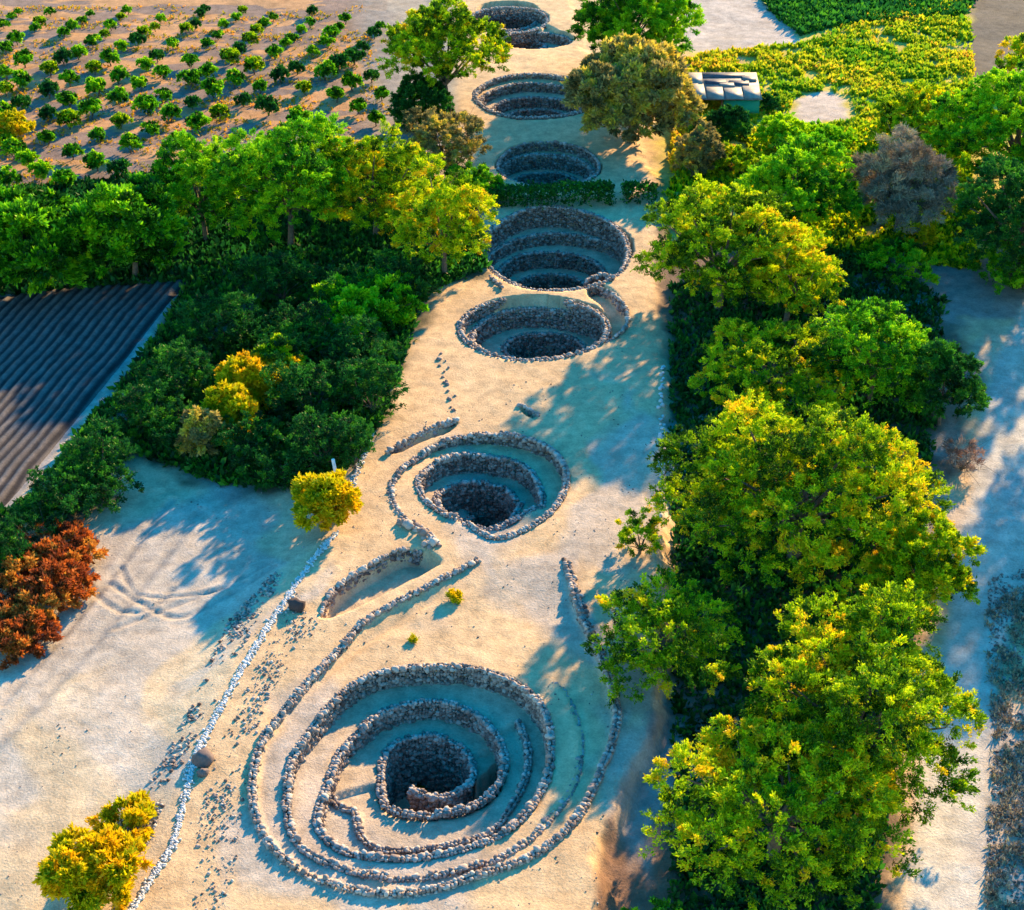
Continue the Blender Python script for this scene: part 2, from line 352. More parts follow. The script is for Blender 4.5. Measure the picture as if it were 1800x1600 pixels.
gv = sstep((fbm(X*.22+fbm(X*.1, Y*.1, 60)*3, Y*.09, 61)-.5)/.16); paint_mask(.6*gv*sstep((100-Y)/10)*(Y > 30), (.40, .36, .33))
for tp, tw in TRACKS: dd = pdist(X, Y, tp); paint_mask(.7*np.exp(-(dd/(tw*1.3))**2), (.34, .29, .24))
paint([(-300,500),(340,462),(360,480),(300,530),(240,600),(160,700),(70,820),(-60,980),(-300,1400)], (.30,.27,.25), .6, 1, .3)
# greyer sand lower down inside the wells
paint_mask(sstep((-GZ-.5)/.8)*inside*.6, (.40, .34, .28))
col *= (.82+.36*nz+.16*(nf-.5))[:, None]
col = np.clip(col, .01, .85)
nx, ny = len(gx), len(gy)
ii, jj = np.meshgrid(np.arange(nx-1), np.arange(ny-1)); a0 = (jj*nx+ii).ravel()
FQ = np.stack([a0, a0+1, a0+nx+1, a0+nx], 1)
def groundmat(name, attr=True, base=None, stripes=False):
    m, t, out = newmat(name); L = t.links.new; N = t.nodes.new
    b = N('ShaderNodeBsdfPrincipled'); b.inputs['Roughness'].default_value = .95; b.inputs['Specular IOR Level'].default_value = .1
    tc = N('ShaderNodeTexCoord')
    if attr: at = N('ShaderNodeAttribute'); at.attribute_name = 'soil'; src = at.outputs['Color']
    else: rg = N('ShaderNodeRGB'); rg.outputs[0].default_value = (*base, 1); src = rg.outputs[0]
    n1 = N('ShaderNodeTexNoise'); n1.inputs['Scale'].default_value = 1.3; n1.inputs['Detail'].default_value = 10; n1.inputs['Roughness'].default_value = .65
    n2 = N('ShaderNodeTexNoise'); n2.inputs['Scale'].default_value = 9; n2.inputs['Detail'].default_value = 6; n2.inputs['Roughness'].default_value = .7
    v = N('ShaderNodeTexVoronoi'); v.inputs['Scale'].default_value = 3.3; v.inputs['Randomness'].default_value = 1
    for n in (n1, n2, v): L(tc.outputs['Object'], n.inputs['Vector'])
    r1 = N('ShaderNodeMapRange'); r1.inputs[1].default_value = .3; r1.inputs[2].default_value = .7; r1.inputs[3].default_value = .72; r1.inputs[4].default_value = 1.25
    L(n1.outputs[0], r1.inputs[0])
    r2 = N('ShaderNodeMapRange'); r2.inputs[1].default_value = .3; r2.inputs[2].default_value = .7; r2.inputs[3].default_value = .78; r2.inputs[4].default_value = 1.2
    L(n2.outputs[0], r2.inputs[0])
    r3 = N('ShaderNodeMapRange'); r3.inputs[1].default_value = .03; r3.inputs[2].default_value = .12; r3.inputs[3].default_value = .6; r3.inputs[4].default_value = 1
    L(v.outputs['Distance'], r3.inputs[0])
    m1 = N('ShaderNodeMath'); m1.operation = 'MULTIPLY'; L(r1.outputs[0], m1.inputs[0]); L(r2.outputs[0], m1.inputs[1])
    m2 = N('ShaderNodeMath'); m2.operation = 'MULTIPLY'; L(m1.outputs[0], m2.inputs[0]); L(r3.outputs[0], m2.inputs[1])
    vm = N('ShaderNodeVectorMath'); vm.operation = 'SCALE'; L(src, vm.inputs[0]); L(m2.outputs[0], vm.inputs['Scale'])
    L(vm.outputs[0], b.inputs['Base Color'])
    ad = N('ShaderNodeMath'); ad.operation = 'ADD'; L(n1.outputs[0], ad.inputs[0]); L(n2.outputs[0], ad.inputs[1])
    bp = N('ShaderNodeBump'); bp.inputs['Strength'].default_value = .55; bp.inputs['Distance'].default_value = .09
    L(ad.outputs[0], bp.inputs['Height']); L(bp.outputs[0], b.inputs['Normal']); L(b.outputs[0], out.inputs[0]); return m
M['ground'] = groundmat('ground'); M['tilled'] = groundmat('tilled')
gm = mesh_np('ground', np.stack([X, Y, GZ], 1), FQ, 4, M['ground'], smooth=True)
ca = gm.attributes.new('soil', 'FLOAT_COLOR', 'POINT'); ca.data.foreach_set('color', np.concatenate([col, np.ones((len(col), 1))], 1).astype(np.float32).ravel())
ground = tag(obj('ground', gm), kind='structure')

# ---- ploughed field: low ridges, with the furrow shade painted into the colour
A = np.array(G(300, 520)); B = np.array(G(-30, 925)); dirv = (A-B)/np.linalg.norm(A-B); nrm = np.array([-dirv[1], dirv[0]])
if nrm[0] > 0: nrm = -nrm
FIELD = P([(-500,545),(0,508),(120,490),(240,478),(345,474),(298,524),(242,597),(162,697),(70,812),(-60,960),(-500,1500)])
us = np.arange(-45, 30, .6); vs = np.arange(0, 45, .08)
U, Vv = np.meshgrid(us, vs); fx = A[0]+dirv[0]*U+nrm[0]*Vv; fy = A[1]+dirv[1]*U+nrm[1]*Vv
fzg = base_z(fx.ravel(), fy.ravel()).reshape(fx.shape)
per = .62
fz = fzg+.24+.05*np.cos(2*math.pi*(Vv+.06*np.sin(U*.7))/per)+.16*(fbm(fx*3.1, fy*3.1, 3)-.5)
k = sdf(fx.ravel(), fy.ravel(), FIELD).reshape(fx.shape); fz = fzg-.06+(fz-fzg+.06)*sstep(k/.8)
keep = k > -.3
a0 = []; nu = len(us)
q = keep[:-1, :-1] & keep[1:, :-1] & keep[:-1, 1:] & keep[1:, 1:]
jj, ii = np.nonzero(q); a0 = jj*nu+ii
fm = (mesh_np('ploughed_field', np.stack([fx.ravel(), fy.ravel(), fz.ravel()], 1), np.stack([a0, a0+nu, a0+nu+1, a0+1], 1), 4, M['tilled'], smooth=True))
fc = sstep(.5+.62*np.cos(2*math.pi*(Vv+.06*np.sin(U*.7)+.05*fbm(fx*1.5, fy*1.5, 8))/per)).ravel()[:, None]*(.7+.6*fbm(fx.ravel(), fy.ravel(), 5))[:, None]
fcol = np.concatenate([np.array([.035, .032, .036])*(1-fc)+np.array([.135, .118, .112])*fc, np.ones((fc.size, 1))], 1)  # furrow bottoms darkened to stand for shade between the ridges
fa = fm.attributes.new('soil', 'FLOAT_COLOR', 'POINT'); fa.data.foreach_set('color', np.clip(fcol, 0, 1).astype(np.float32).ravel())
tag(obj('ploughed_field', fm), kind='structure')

# ---------------------------------------------------------------- stones
import bmesh
def ico(sub, seed):
    bm = bmesh.new(); bmesh.ops.create_icosphere(bm, subdivisions=sub, radius=1); r = random.Random(seed)
    for v in bm.verts: v.co *= r.uniform(.68, 1.2)
    Vt = np.array([v.co[:] for v in bm.verts]); Ft = np.array([[v.index for v in f.verts] for f in bm.faces]); bm.free(); return Vt, Ft
ICO1 = [ico(1, i) for i in range(5)]; ICO2 = [ico(2, i+9) for i in range(5)]
def stones_mesh(name, C, size, mat, hi=False, tint=None, flat=1.0):
    C = np.asarray(C, float); n = len(C)
    if n == 0: return None
    size = np.broadcast_to(np.asarray(size, float), (n,)); tint = RNG.random(n) if tint is None else tint
    src = ICO2 if hi else ICO1; which = RNG.integers(0, 5, n); Vs, Fs, Ts = [], [], []; off = 0
    for k in range(5):
        id_ = np.nonzero(which == k)[0]; m = len(id_)
        if not m: continue
        Vt, Ft = src[k]; ax = RNG.uniform(.72, 1.25, (m, 1, 3)); ax[:, :, 2] *= .85*flat
        a = RNG.uniform(0, 2*math.pi, m); c, s_ = np.cos(a)[:, None], np.sin(a)[:, None]
        q = Vt[None]*ax*size[id_][:, None, None]
        tl = RNG.uniform(-.5, .5, (m, 1))
        x, y, z = q[..., 0]*c-q[..., 1]*s_, q[..., 0]*s_+q[..., 1]*c, q[..., 2]
        y, z = y*np.cos(tl)-z*np.sin(tl), y*np.sin(tl)+z*np.cos(tl)
        q = np.stack([x, y, z], -1)+C[id_][:, None]
        Vs.append(q.reshape(-1, 3)); Fs.append((Ft[None]+(np.arange(m)*len(Vt))[:, None, None]+off).reshape(-1)); off += m*len(Vt)
        Ts.append(np.repeat(tint[id_], len(Ft)))
    return mesh_np(name, np.concatenate(Vs), np.concatenate(Fs), 3, mat, np.concatenate(Ts))
def wall_points(path, zt, zb, size=.16, parapet=.15, side=None, center=None, minh=.12, rowsback=2):
    """dry stone wall along path; stones fill from foot to top, coping above the outer ground"""
    path = np.asarray(path); d = np.r_[0, np.cumsum(np.hypot(*np.diff(path, axis=0).T))]; L = d[-1]
    step = size*1.55; n = max(2, int(L/step)); sN = np.linspace(0, L, n)
    x = np.interp(sN, d, path[:, 0]); y = np.interp(sN, d, path[:, 1]); T = np.interp(sN, d, zt); Bz = np.interp(sN, d, zb)
    tx, ty = np.gradient(x), np.gradient(y); l = np.hypot(tx, ty)+1e-9; nx_, ny_ = -ty/l, tx/l
    if center is not None:        # normal pointing inward
        sgn = np.sign((center[0]-x)*nx_+(center[1]-y)*ny_); nx_, ny_ = nx_*sgn, ny_*sgn
    pts, sz, tn = [], [], []
    for i in range(n):
        h = T[i]-Bz[i]
        top = T[i]+parapet
        zs = np.arange(min(Bz[i], T[i]), top, size*1.35)
        for z in zs:
            iscap = z > top-size*1.7
            face = 0 if z > T[i]-.1 else .0
            pts.append((x[i]+nx_[i]*(size*.35)+random.gauss(0, size*.22), y[i]+ny_[i]*(size*.35)+random.gauss(0, size*.22), z+random.gauss(0, size*.18)+size*.3))
            sz.append(size*random.choice([.6, .8, .95, 1.05, 1.2, 1.45])*(1.08 if iscap else 1)); tn.append(min(1, random.random()*.75+(.3 if iscap else 0)))
            if z > T[i]-.12 and rowsback > 1:
                pts.append((x[i]-nx_[i]*(size*1.3)+random.gauss(0, size*.2), y[i]-ny_[i]*(size*1.3)+random.gauss(0, size*.2), z+random.gauss(0, size*.15)+size*.2))
                sz.append(size*random.uniform(.7, 1.15)); tn.append(min(1, random.random()*.8+.2))
    return pts, sz, tn
def build_wall(name, parent, *a, hi=False, mat='stone', **k):
    p, s, t = wall_points(*a, **k)
    p = np.array(p)
    if parent is not None: p = p-np.array(parent.location)
    return obj(name, stones_mesh(name, p, s, M[mat], hi, np.array(t)), parent)
def split_runs(path, zt, zb, phi, center):
    pass

# big spiral
e = empty('spiral_well', (big.c[0], big.c[1], 0)); tag(e, 'largest spiral well at the bottom, with winding stone terraces round a dark pit', 'well', 'stone spiral wells in a line')
zt, zb = big.tops(); zb = np.minimum(zb, zt-.02)
ph = big.phi/(2*math.pi)
zt0 = np.where(ph < 1, H(big.path[:, 0]+(big.path[:, 0]-big.c[0])*.06, big.path[:, 1]+(big.path[:, 1]-big.c[1])*.06), zt)
for lo, hi_ in ((0, 1), (1, 2), (2, 9)):
    m_ = (ph >= lo) & (ph < hi_+.01)
    if m_.sum() > 3:
        build_wall('terrace_wall', e, big.path[m_], zt0[m_], zb[m_], size=.105, parapet=.13 if lo < 2 else .08, center=big.c, hi=True)
zz = H(W2g[:, 0], W2g[:, 1]); build_wall('terrace_wall', e, W2g, zz+.05, zz-.45, size=.10, parapet=.10, center=big.c, hi=True)
zz = H(W0g[:, 0]+(W0g[:, 0]-big.c[0])*.04, W0g[:, 1]+(W0g[:, 1]-big.c[1])*.04); zi = H(W0g[:, 0]-(W0g[:, 0]-big.c[0])*.06, W0g[:, 1]-(W0g[:, 1]-big.c[1])*.06)
build_wall('outer_wall', e, W0g, np.maximum(zz, zi), np.minimum(zz, zi)-.1, size=.105, parapet=.14, center=big.c, hi=True)
# middle spiral
e = empty('spiral_well', (mid.c[0], mid.c[1], 0)); tag(e, 'second spiral well from the bottom, deep with its terrace ramping down from the sunlit left', 'well', 'stone spiral wells in a line')
zt, zb = mid.tops(); zb = np.minimum(zb, zt-.02); ph = mid.phi/(2*math.pi)
for lo, hi_ in ((0, 1), (1, 2), (2, 9)):
    m_ = (ph >= lo) & (ph < hi_+.01)
    if m_.sum() > 3: build_wall('terrace_wall', e, mid.path[m_], zt[m_], zb[m_], size=.11, parapet=.08, center=mid.c, hi=True, mat='stone')
LBL = ['third spiral well from the bottom, joined by a saddle to the wide one behind it',
       'wide spiral well with four terraces, just in front of the clipped hedge',
       'spiral well directly behind the clipped hedge, lying wholly in shade',
       'spiral well with concentric terraces left of the brownish umbrella tree',
       'small shaded spiral well beside the topmost one, nearer the camera',
       'topmost spiral well, half hidden behind the umbrella tree']
for wl, lb in zip(RINGS, LBL):
    c = wl[0].c; e = empty('spiral_well', (c[0], c[1], 0)); tag(e, lb, 'well', 'stone spiral wells in a line')
    for i, r in enumerate(wl):
        pth, a, b = r.path(); keep = (a-b) > .12
        if not keep.all():
            k0 = int(np.argmin(keep)); keep = np.roll(keep, -k0); pth = np.roll(pth[:-1] if False else pth, -k0, 0); a = np.roll(a, -k0); b = np.roll(b, -k0)
            pth, a, b = pth[keep], a[keep], b[keep]
        build_wall('terrace_wall', e, pth, a, b, size=.125, parapet=.04, center=r.c, mat='stone')
# walls round the hollows
def loose_wall(name, pxs, label, cat='stone wall', size=.12, parapet=.16, drop=.5, mat='stone', group=None, toward=None, hi=True):
    p = smooth_path(P(pxs), .3); z = H(p[:, 0], p[:, 1]); c = p.mean(0)
    o = build_wall(name, None, p, np.maximum(z, -.25), np.minimum(z, np.maximum(z, -.25)-.0)-drop, size=size, parapet=parapet, center=toward if toward is not None else c, hi=hi, mat=mat, rowsback=1)
    # origin at the wall
    o.location = (0, 0, 0); tag(o, label, cat, group); return o
loose_wall('stone_wall', [(742,966),(700,968),(640,1000),(585,1040),(562,1078)], 'curved stone wall round the shaded hollow below the second well', toward=G(680,1040), drop=.8)
loose_wall('stone_wall', [(703,920),(730,932),(752,945),(765,958),(745,963)], 'stub of pale stones curling off the second well on its lower left', size=.17, drop=.3)
loose_wall('stone_wall', [(803,741),(770,751),(715,777),(680,798)], 'short stone wall along the slit up left of the second well', toward=G(750,800), drop=.5)
loose_wall('stone_wall', [(912,712),(925,715),(947,730)], 'tiny stone edge beside the small pit on the open sand', toward=G(930,740), drop=.3, size=.12)
loose_wall('stone_wall', [(1030,490),(1058,479),(1080,492),(1048,500),(1075,512),(1101,545),(1103,572),(1088,592),(1062,603)], 'outer stone wall of the side ramp right of the third well', toward=G(1040,560), drop=.7)
loose_wall('stone_wall', [(862,490),(874,500),(884,511)], 'short stone heap left of the saddle between two wells', size=.13, drop=.05)
loose_wall('stone_wall', [(1155,1560),(1160,1530)], 'few stones on the brown bank at the bottom of the platform', size=.16, drop=.1) if False else None
def stone_row(name, pxs, label, size=.12, gap=.3, jitter=.12, mat='stone_pale', width=1, zoff=.03, cat='stone row'):
    p = smooth_path(P(pxs), .2); d = np.r_[0, np.cumsum(np.hypot(*np.diff(p, axis=0).T))]; n = int(d[-1]/gap)*width
    s_ = np.sort(RNG.uniform(0, d[-1], n)); x = np.interp(s_, d, p[:, 0])+RNG.normal(0, jitter, n); y = np.interp(s_, d, p[:, 1])+RNG.normal(0, jitter, n)
    C = np.stack([x, y, H(x, y)+zoff], 1); return tag(obj(name, stones_mesh(name, C, RNG.uniform(.6, 1.4, n)*size, M[mat], False)), label, cat)
def loose_stones(pxs, label, size, gap, jitter, mat='stone_pale', group=None):
    p = smooth_path(P(pxs), .2); d = np.r_[0, np.cumsum(np.hypot(*np.diff(p, axis=0).T))]; base = [stones_mesh('stone', np.zeros((1, 3)), size, M[mat], True) for _ in range(6)]
    for q_ in np.arange(.1, d[-1], gap):
        q_ += RNG.normal(0, gap*.2); x = float(np.interp(q_, d, p[:, 0])+RNG.normal(0, jitter)); y = float(np.interp(q_, d, p[:, 1])+RNG.normal(0, jitter)); k = float(RNG.uniform(.6, 1.4))
        o = obj('stone', base[int(RNG.integers(0, 6))], None, (x, y, hz(x, y)+.03)); o.scale = (k, k, k); o.rotation_euler = (0, 0, float(RNG.uniform(0, 6))); tag(o, label, 'stone', group)
stone_row('stone_kerb', [(225,1610),(255,1560),(300,1490),(318,1430),(345,1330),(400,1225),(455,1130),(520,1030),(560,975),(592,938)], 'long pale stone kerb line along the left side, running to the bottom edge', .062, .075, .085, width=5, cat='kerb')
stone_row('stone_kerb', [(612,890),(618,850),(632,820),(648,780),(660,735),(668,700),(678,680)], 'pale stone line beside the dark bushes, above the yellow bush by the post', .07, .09, .10, width=3, cat='kerb')
loose_stones([(775,625),(782,660),(790,690),(796,728)], 'stone in the sparse row on sand left of the third well', .14, .42, .15, mat='stone', group='sparse row of stones on the sand')
loose_stones([(1165,640),(1163,720),(1165,800),(1163,870),(1160,905)], 'white stone in the dotted row at the foot of the right hand trees', .12, .4, .08, group='white stones along the tree row')
stone_row('stone_row', [(992,985),(1002,1010),(1015,1050),(1030,1095),(1050,1150)], 'row of dark stones in shade right of the diagonal wall', .15, .14, .12, mat='stone', width=2)

# ---------------------------------------------------------------- plants
def leaf_mesh(name, C, D, size, tint, mat, nleaf=4, wfrac=.26, spread=.75):
    """sprigs: C centres, D directions; each sprig is nleaf narrow diamond leaves"""
    n = len(C); C = np.repeat(C, nleaf, 0); D = np.repeat(D, nleaf, 0)+RNG.normal(0, spread, (n*nleaf, 3))
    D /= np.linalg.norm(D, axis=1)[:, None]+1e-9; sz = np.repeat(size, nleaf)*RNG.uniform(.6, 1.3, n*nleaf)
    R_ = RNG.normal(0, 1, (n*nleaf, 3)); S_ = np.cross(D, R_); S_ /= np.linalg.norm(S_, axis=1)[:, None]+1e-9
    Cc = C+RNG.normal(0, .12, C.shape)*size.mean()*2
    L_ = D*sz[:, None]; Wd = S_*(sz*wfrac)[:, None]
    V = np.stack([Cc, Cc+L_*.5+Wd, Cc+L_, Cc+L_*.5-Wd], 1).reshape(-1, 3)
    return mesh_np(name, V, np.arange(len(V)), 4, mat, np.clip(np.repeat(tint, nleaf)+RNG.normal(0, .08, n*nleaf), 0, 1))
def crown_points(R, Ry, zc, b, n_lobes, dens, tuft_r, per_tuft, rng, flat_bottom=.15, lobe=.38, tint=(.45, .2), inner=.10, down=1.25):
    """irregular crown: lobes over an ellipsoid, leaf tufts over the lobes"""
    lc, lr = [], []
    ga = math.pi*(3-math.sqrt(5)); ph0 = rng.uniform(0, 6.28)
    for i in range(n_lobes):
        t = (i+.5)/n_lobes; cz = 1-t*down; rr = math.sqrt(max(0, 1-cz*cz)); a = ph0+ga*i
        f = rng.uniform(.6, .95)
        lc.append((R*rr*math.cos(a)*f, Ry*rr*math.sin(a)*f, zc+b*cz*f*rng.uniform(.8, 1.05))); lr.append(rng.uniform(.7, 1.35)*lobe)
    lc.append((0, 0, zc*.95)); lr.append(.52)
    lc = np.array(lc); lr = np.array(lr); Cs, Ds, Ts = [], [], []
    Rm = (R+Ry)/2
    for c, r in zip(lc, lr):
        rad = np.array([r*Rm, r*Rm, max(r*b*1.25, r*Rm*.55)])
        area = 4*math.pi*(rad[0]*rad[2]); nt = max(3, int(area*dens))
        v = rng.normal(0, 1, (nt, 3)); v /= np.linalg.norm(v, axis=1)[:, None]
        v[:, 2] = np.where(v[:, 2] < -.3, -v[:, 2], v[:, 2])
        p = c+v*rad*rng.uniform(.82, 1.06, (nt, 1))
        ins = np.zeros(nt, bool)
        for c2, r2 in zip(lc, lr):
            if c2 is c: continue
            q = (p-c2)/np.array([r2*Rm, r2*Rm, max(r2*b*1.25, r2*Rm*.55)]); ins |= (q**2).sum(1) < .55
        ok = (~ins | (rng.random(nt) < inner)) & (p[:, 2] > flat_bottom); p, v = p[ok], v[ok]
        if not len(p): continue
        tt = np.clip(rng.normal(tint[0]+rng.normal(0, .15), tint[1], len(p)), 0, 1)
        m = per_tuft
        fd = v*[1, 1, .8]+rng.normal(0, .35, v.shape)+np.array([0, 0, .25]); fd /= np.linalg.norm(fd, axis=1)[:, None]
        ln = np.minimum(tuft_r*rng.uniform(1.2, 4.0, len(p)), .32*Rm); u = rng.random(len(p)*m)**.8
        off = np.repeat(fd*ln[:, None], m, 0)*(u-.35)[:, None]
        off[:, 2] -= (u**2)*np.repeat(ln, m)*.25
        off += rng.normal(0, 1, (len(p)*m, 3))*tuft_r*(.55-.33*u)[:, None]*[1, 1, .6]
        C = np.repeat(p, m, 0)+off; D = np.repeat(fd, m, 0)*1.1+off/tuft_r*.1
        Cs.append(C); Ds.append(D); Ts.append(np.repeat(tt, m)+rng.normal(0, .07, len(C)))
    return np.concatenate(Cs), np.concatenate(Ds), np.concatenate(Ts), lc
def tube(pts, r0, r1, n=7):
    pts = np.asarray(pts, float); V, Fq = [], []; m = len(pts)
    for i, p in enumerate(pts):
        d = pts[min(i+1, m-1)]-pts[max(i-1, 0)]; d = d/(np.linalg.norm(d)+1e-9)
        u = np.cross(d, [0.3, 1, .2]); u /= np.linalg.norm(u)+1e-9; v = np.cross(d, u); r = r0+(r1-r0)*i/(m-1)
        for k in range(n): a = 2*math.pi*k/n; V.append(p+r*(u*math.cos(a)+v*math.sin(a)))
    for i in range(m-1):
        for k in range(n): Fq.append((i*n+k, i*n+(k+1) % n, (i+1)*n+(k+1) % n, (i+1)*n+k))
    return V, Fq
def trunk_mesh(h, lobes, r0, rng, zsplit=.3, twigs=0):
    V, Fq = [], []
    def add(p, a, b, n=6):
        v, f = tube(p, a, b, n); o = len(V); V.extend(v); Fq.extend([tuple(i+o for i in q) for q in f])
    sp = np.array([rng.normal(0, .1), rng.normal(0, .1), h*zsplit])
    add([(0, 0, -.3), (sp[0]*.5+.03, sp[1]*.4, h*zsplit*.5), sp], r0*1.25, r0*.85, 8)
    for c in lobes:
        md = (sp+c)/2+np.array([rng.normal(0, .2), rng.normal(0, .2), h*.03])
        add([sp-np.array([0, 0, .05]), md, c], r0*.55, r0*.12, 5)
        for _ in range(twigs):
            e_ = c+rng.normal(0, 1, 3)*np.array([1.1, 1.1, .7]); add([md*.5+c*.5, (c+e_)/2+rng.normal(0, .15, 3), e_], r0*.14, r0*.03, 4)
    return mesh_np('trunk', V, Fq, 4, M['bark'], smooth=True)
def fit_box(x0, x1, y0, y1, bush=False, hmin=None, hmax=None):
    """from the outline measured in the photograph get base, radius, height in metres"""
    yc, hh = (y0+y1)/2, (y1-y0)/2; zc_f, b_f = (.5, .5) if bush else (.6, .42); cy = yc+30
    for _ in range(25):
        s, dep = scale_at(cy); R = (x1-x0)/2/s; b = math.sqrt(max((hh/s)**2-(R*math.sin(dep))**2, 0))/math.cos(dep)
        h = b/b_f
        if hmin: h = max(h, hmin)
        if hmax: h = min(h, hmax)
        h = max(h, R*.55); cy = yc+zc_f*h*math.cos(dep)*s
    x, y = G((x0+x1)/2, cy); return x, y, R, h
def tree(box, mat, label, cat='tree', name='broadleaf_tree', bush=False, seed=None, hmin=None, hmax=None, n_lobes=None, dens=1.0, leaf=.15, tint=(.5, .22), group=None, per=25, nleaf=5, trunk=True, squash=1.0, twigs=0, wfrac=.2, low=True):
    x, y, R, h = fit_box(*box, bush=bush or low, hmin=hmin, hmax=hmax); leaf = leaf*float(np.clip(1+(y-75)/160, 1, 1.5)); rng = np.random.default_rng(abs(seed if seed is not None else int(box[0]*7+box[2]*13)+5))
    R_ = R*.95; b = h*(.5 if bush or low else .40); zc = h*(.5 if bush or low else .6)
    nl = n_lobes or int(np.clip(6+R*3.0, 6, 30))
    C, D, T, lc = crown_points(R_, R_*squash, zc, b, nl, dens*(1.9 if R > 2.5 else 3.0), .27*min(1, .45+R/7), per, rng, flat_bottom=.1 if bush or low else h*.12, tint=tint, lobe=.40 if R < 2.5 else (.30 if R < 5 else .25), down=2.0 if bush else (1.7 if low else 1.25))
    z0 = hz(x, y); e_ = empty(name, (x, y, z0), 0); tag(e_, label, cat, group)
    sz = np.full(len(C), leaf)
    obj('crown' if not bush else 'foliage', leaf_mesh('crown', C, D, sz, T, M[mat], nleaf, wfrac), e_)
    if trunk: obj('trunk' if not bush else 'stems', trunk_mesh(h, lc[:14], max(.08, R*.05), rng, .3 if not bush else .12, twigs), e_)
    return e_
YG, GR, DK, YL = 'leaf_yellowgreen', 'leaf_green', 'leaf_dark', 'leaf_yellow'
ROWG = 'feathery trees in the row right of the wells'
# right hand row, from the camera outwards
tree((1290,1690,1040,1420), YG, 'huge feathery yellow green tree overhanging the sunlit part of the road', group=ROWG, hmax=7.5, dens=1.2)
tree((1135,1590,1190,1600), YG, 'large shaggy tree with drooping sprays at the bottom, left of the sunlit road', group=ROWG, hmax=5.4, dens=1.2)
tree((1020,1310,995,1225), YG, 'medium yellow green tree leaning over the outer wall of the largest well', group=ROWG, hmax=3.3, dens=1.2)
tree((1090,1230,1575,1700), GR, 'tip of a bright green tree poking in at the bottom edge', group=ROWG, hmax=3)
tree((1165,1630,660,1040), YG, 'widest domed tree in the row, right of the second well', group=ROWG, hmax=7.5, dens=1.2)
tree((1540,1700,880,1080), YG, 'small golden green tree at the road edge below the blue shade', group=ROWG, hmax=5, dens=1.2)
tree((1220,1505,555,720), YG, 'low crowned tree just behind the widest dome', group=ROWG, hmax=5.5)
tree((1430,1630,480,740), GR, 'deep green tree with light tips between the row and the shaded road', group=ROWG, hmax=6.5)
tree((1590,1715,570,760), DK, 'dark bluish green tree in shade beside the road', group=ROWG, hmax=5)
tree((1125,1400,290,600), YG, 'tall rounded tree at the platform corner by the hedge gap', group=ROWG, hmax=8)
tree((1290,1470,400,580), YG, 'yellow tinted tree nestled right of the rounded corner tree', group=ROWG, hmax=6.5, tint=(.62, .18))
tree((1290,1510,240,430), GR, 'broad bright green tree behind the corner tree, left of the grey bare one', group=ROWG, hmax=6.5)
tree((1625,1930,115,360), GR, 'tall green tree at the right edge above the dark leaved one', group=ROWG, hmax=9, tint=(.6, .25))
tree((1650,1930,270,500), DK, 'dark leaved tree at the right edge right of the grey bare one', group=ROWG, hmax=9, hmin=8, tint=(.5, .25))
tree((1540,1730,150,275), YG, 'bright tree behind the grey bare one, at the edge of the weedy field', group=ROWG, hmax=5)
tree((1760,1900,60,150), YG, 'light green treetop at the upper right edge', hmax=5)
tree((1880,2160,380,640), GR, 'tall tree outside the right edge shading the road', hmax=12, hmin=11)
tree((1960,2260,640,900), GR, 'second tall tree outside the right edge shading the road', hmax=11, hmin=10)
tree((1700,1880,430,500), GR, 'low dark thicket at the foot of the tallest right edge tree', bush=True, hmax=2.5)
tree((20,100,915,975), 'twig_grey', 'bare grey twiggy bush behind the rust red bushes', cat='bush', name='bush', bush=True, hmax=2.2, twigs=6, wfrac=.06, leaf=.25, dens=.5)
tree((1490,1665,225,430), 'twig_grey', 'grey leafless tree with hazy twigs left of the tallest right edge tree', name='bare_tree', hmax=6.5, twigs=12, nleaf=5, wfrac=.06, leaf=.28, dens=.9)
# far right of the wells
tree((1012,1205,-25,115), GR, 'round green tree at the top edge right of the topmost wells', hmax=9, hmin=8.5)
tree((1095,1200,60,150), YG, 'lime shrub between the round top tree and the umbrella tree', bush=True, hmax=3.5, tint=(.55, .15))
tree((1000,1215,85,255), 'leaf_dry', 'brownish umbrella tree with golden top shading the wells', hmax=8.5, hmin=7.5, tint=(.7, .25), leaf=.3)
tree((1190,1260,230,310), 'leaf_dry', 'thin dry yellowish shrub below the umbrella tree', bush=True, hmax=3.5)
tree((1225,1310,190,258), DK, 'dark round tree in front of the tin roofed shed', hmax=4.5)
tree((1334,1372,166,194), DK, 'small dark shrub right of the shed', bush=True, hmax=2)
tree((1335,1415,205,270), GR, 'lime green bush with dark hollow below the bare patch', bush=True, hmax=3.2, tint=(.8, .2))
tree((1400,1500,225,265), GR, 'low spreading bright green bush right of the lime bush', bush=True, hmax=2.2, tint=(.7, .2))
tree((1250,1330,255,310), YG, 'yellow green bush below the dark round tree', bush=True, hmax=2.5, tint=(.6, .2))
tree((1500,1650,440,470), GR, 'low strip of green undergrowth under the grey leafless tree', bush=True, hmax=1.6)
tree((1600,1640,385,440), YL, 'small sunlit yellow shrub under the grey leafless tree', bush=True, hmax=2.4)
tree((1660,1728,755,812), 'twig_pink', 'dry pinkish twiggy bush at the edge of the shaded road', bush=True, hmax=1.8, nleaf=3, wfrac=.07, leaf=.28, dens=.35, twigs=5)
tree((1078,1165,900,985), YG, 'small pale green shrub on the platform edge below the widest dome tree', bush=True, hmax=2.2, dens=.6)
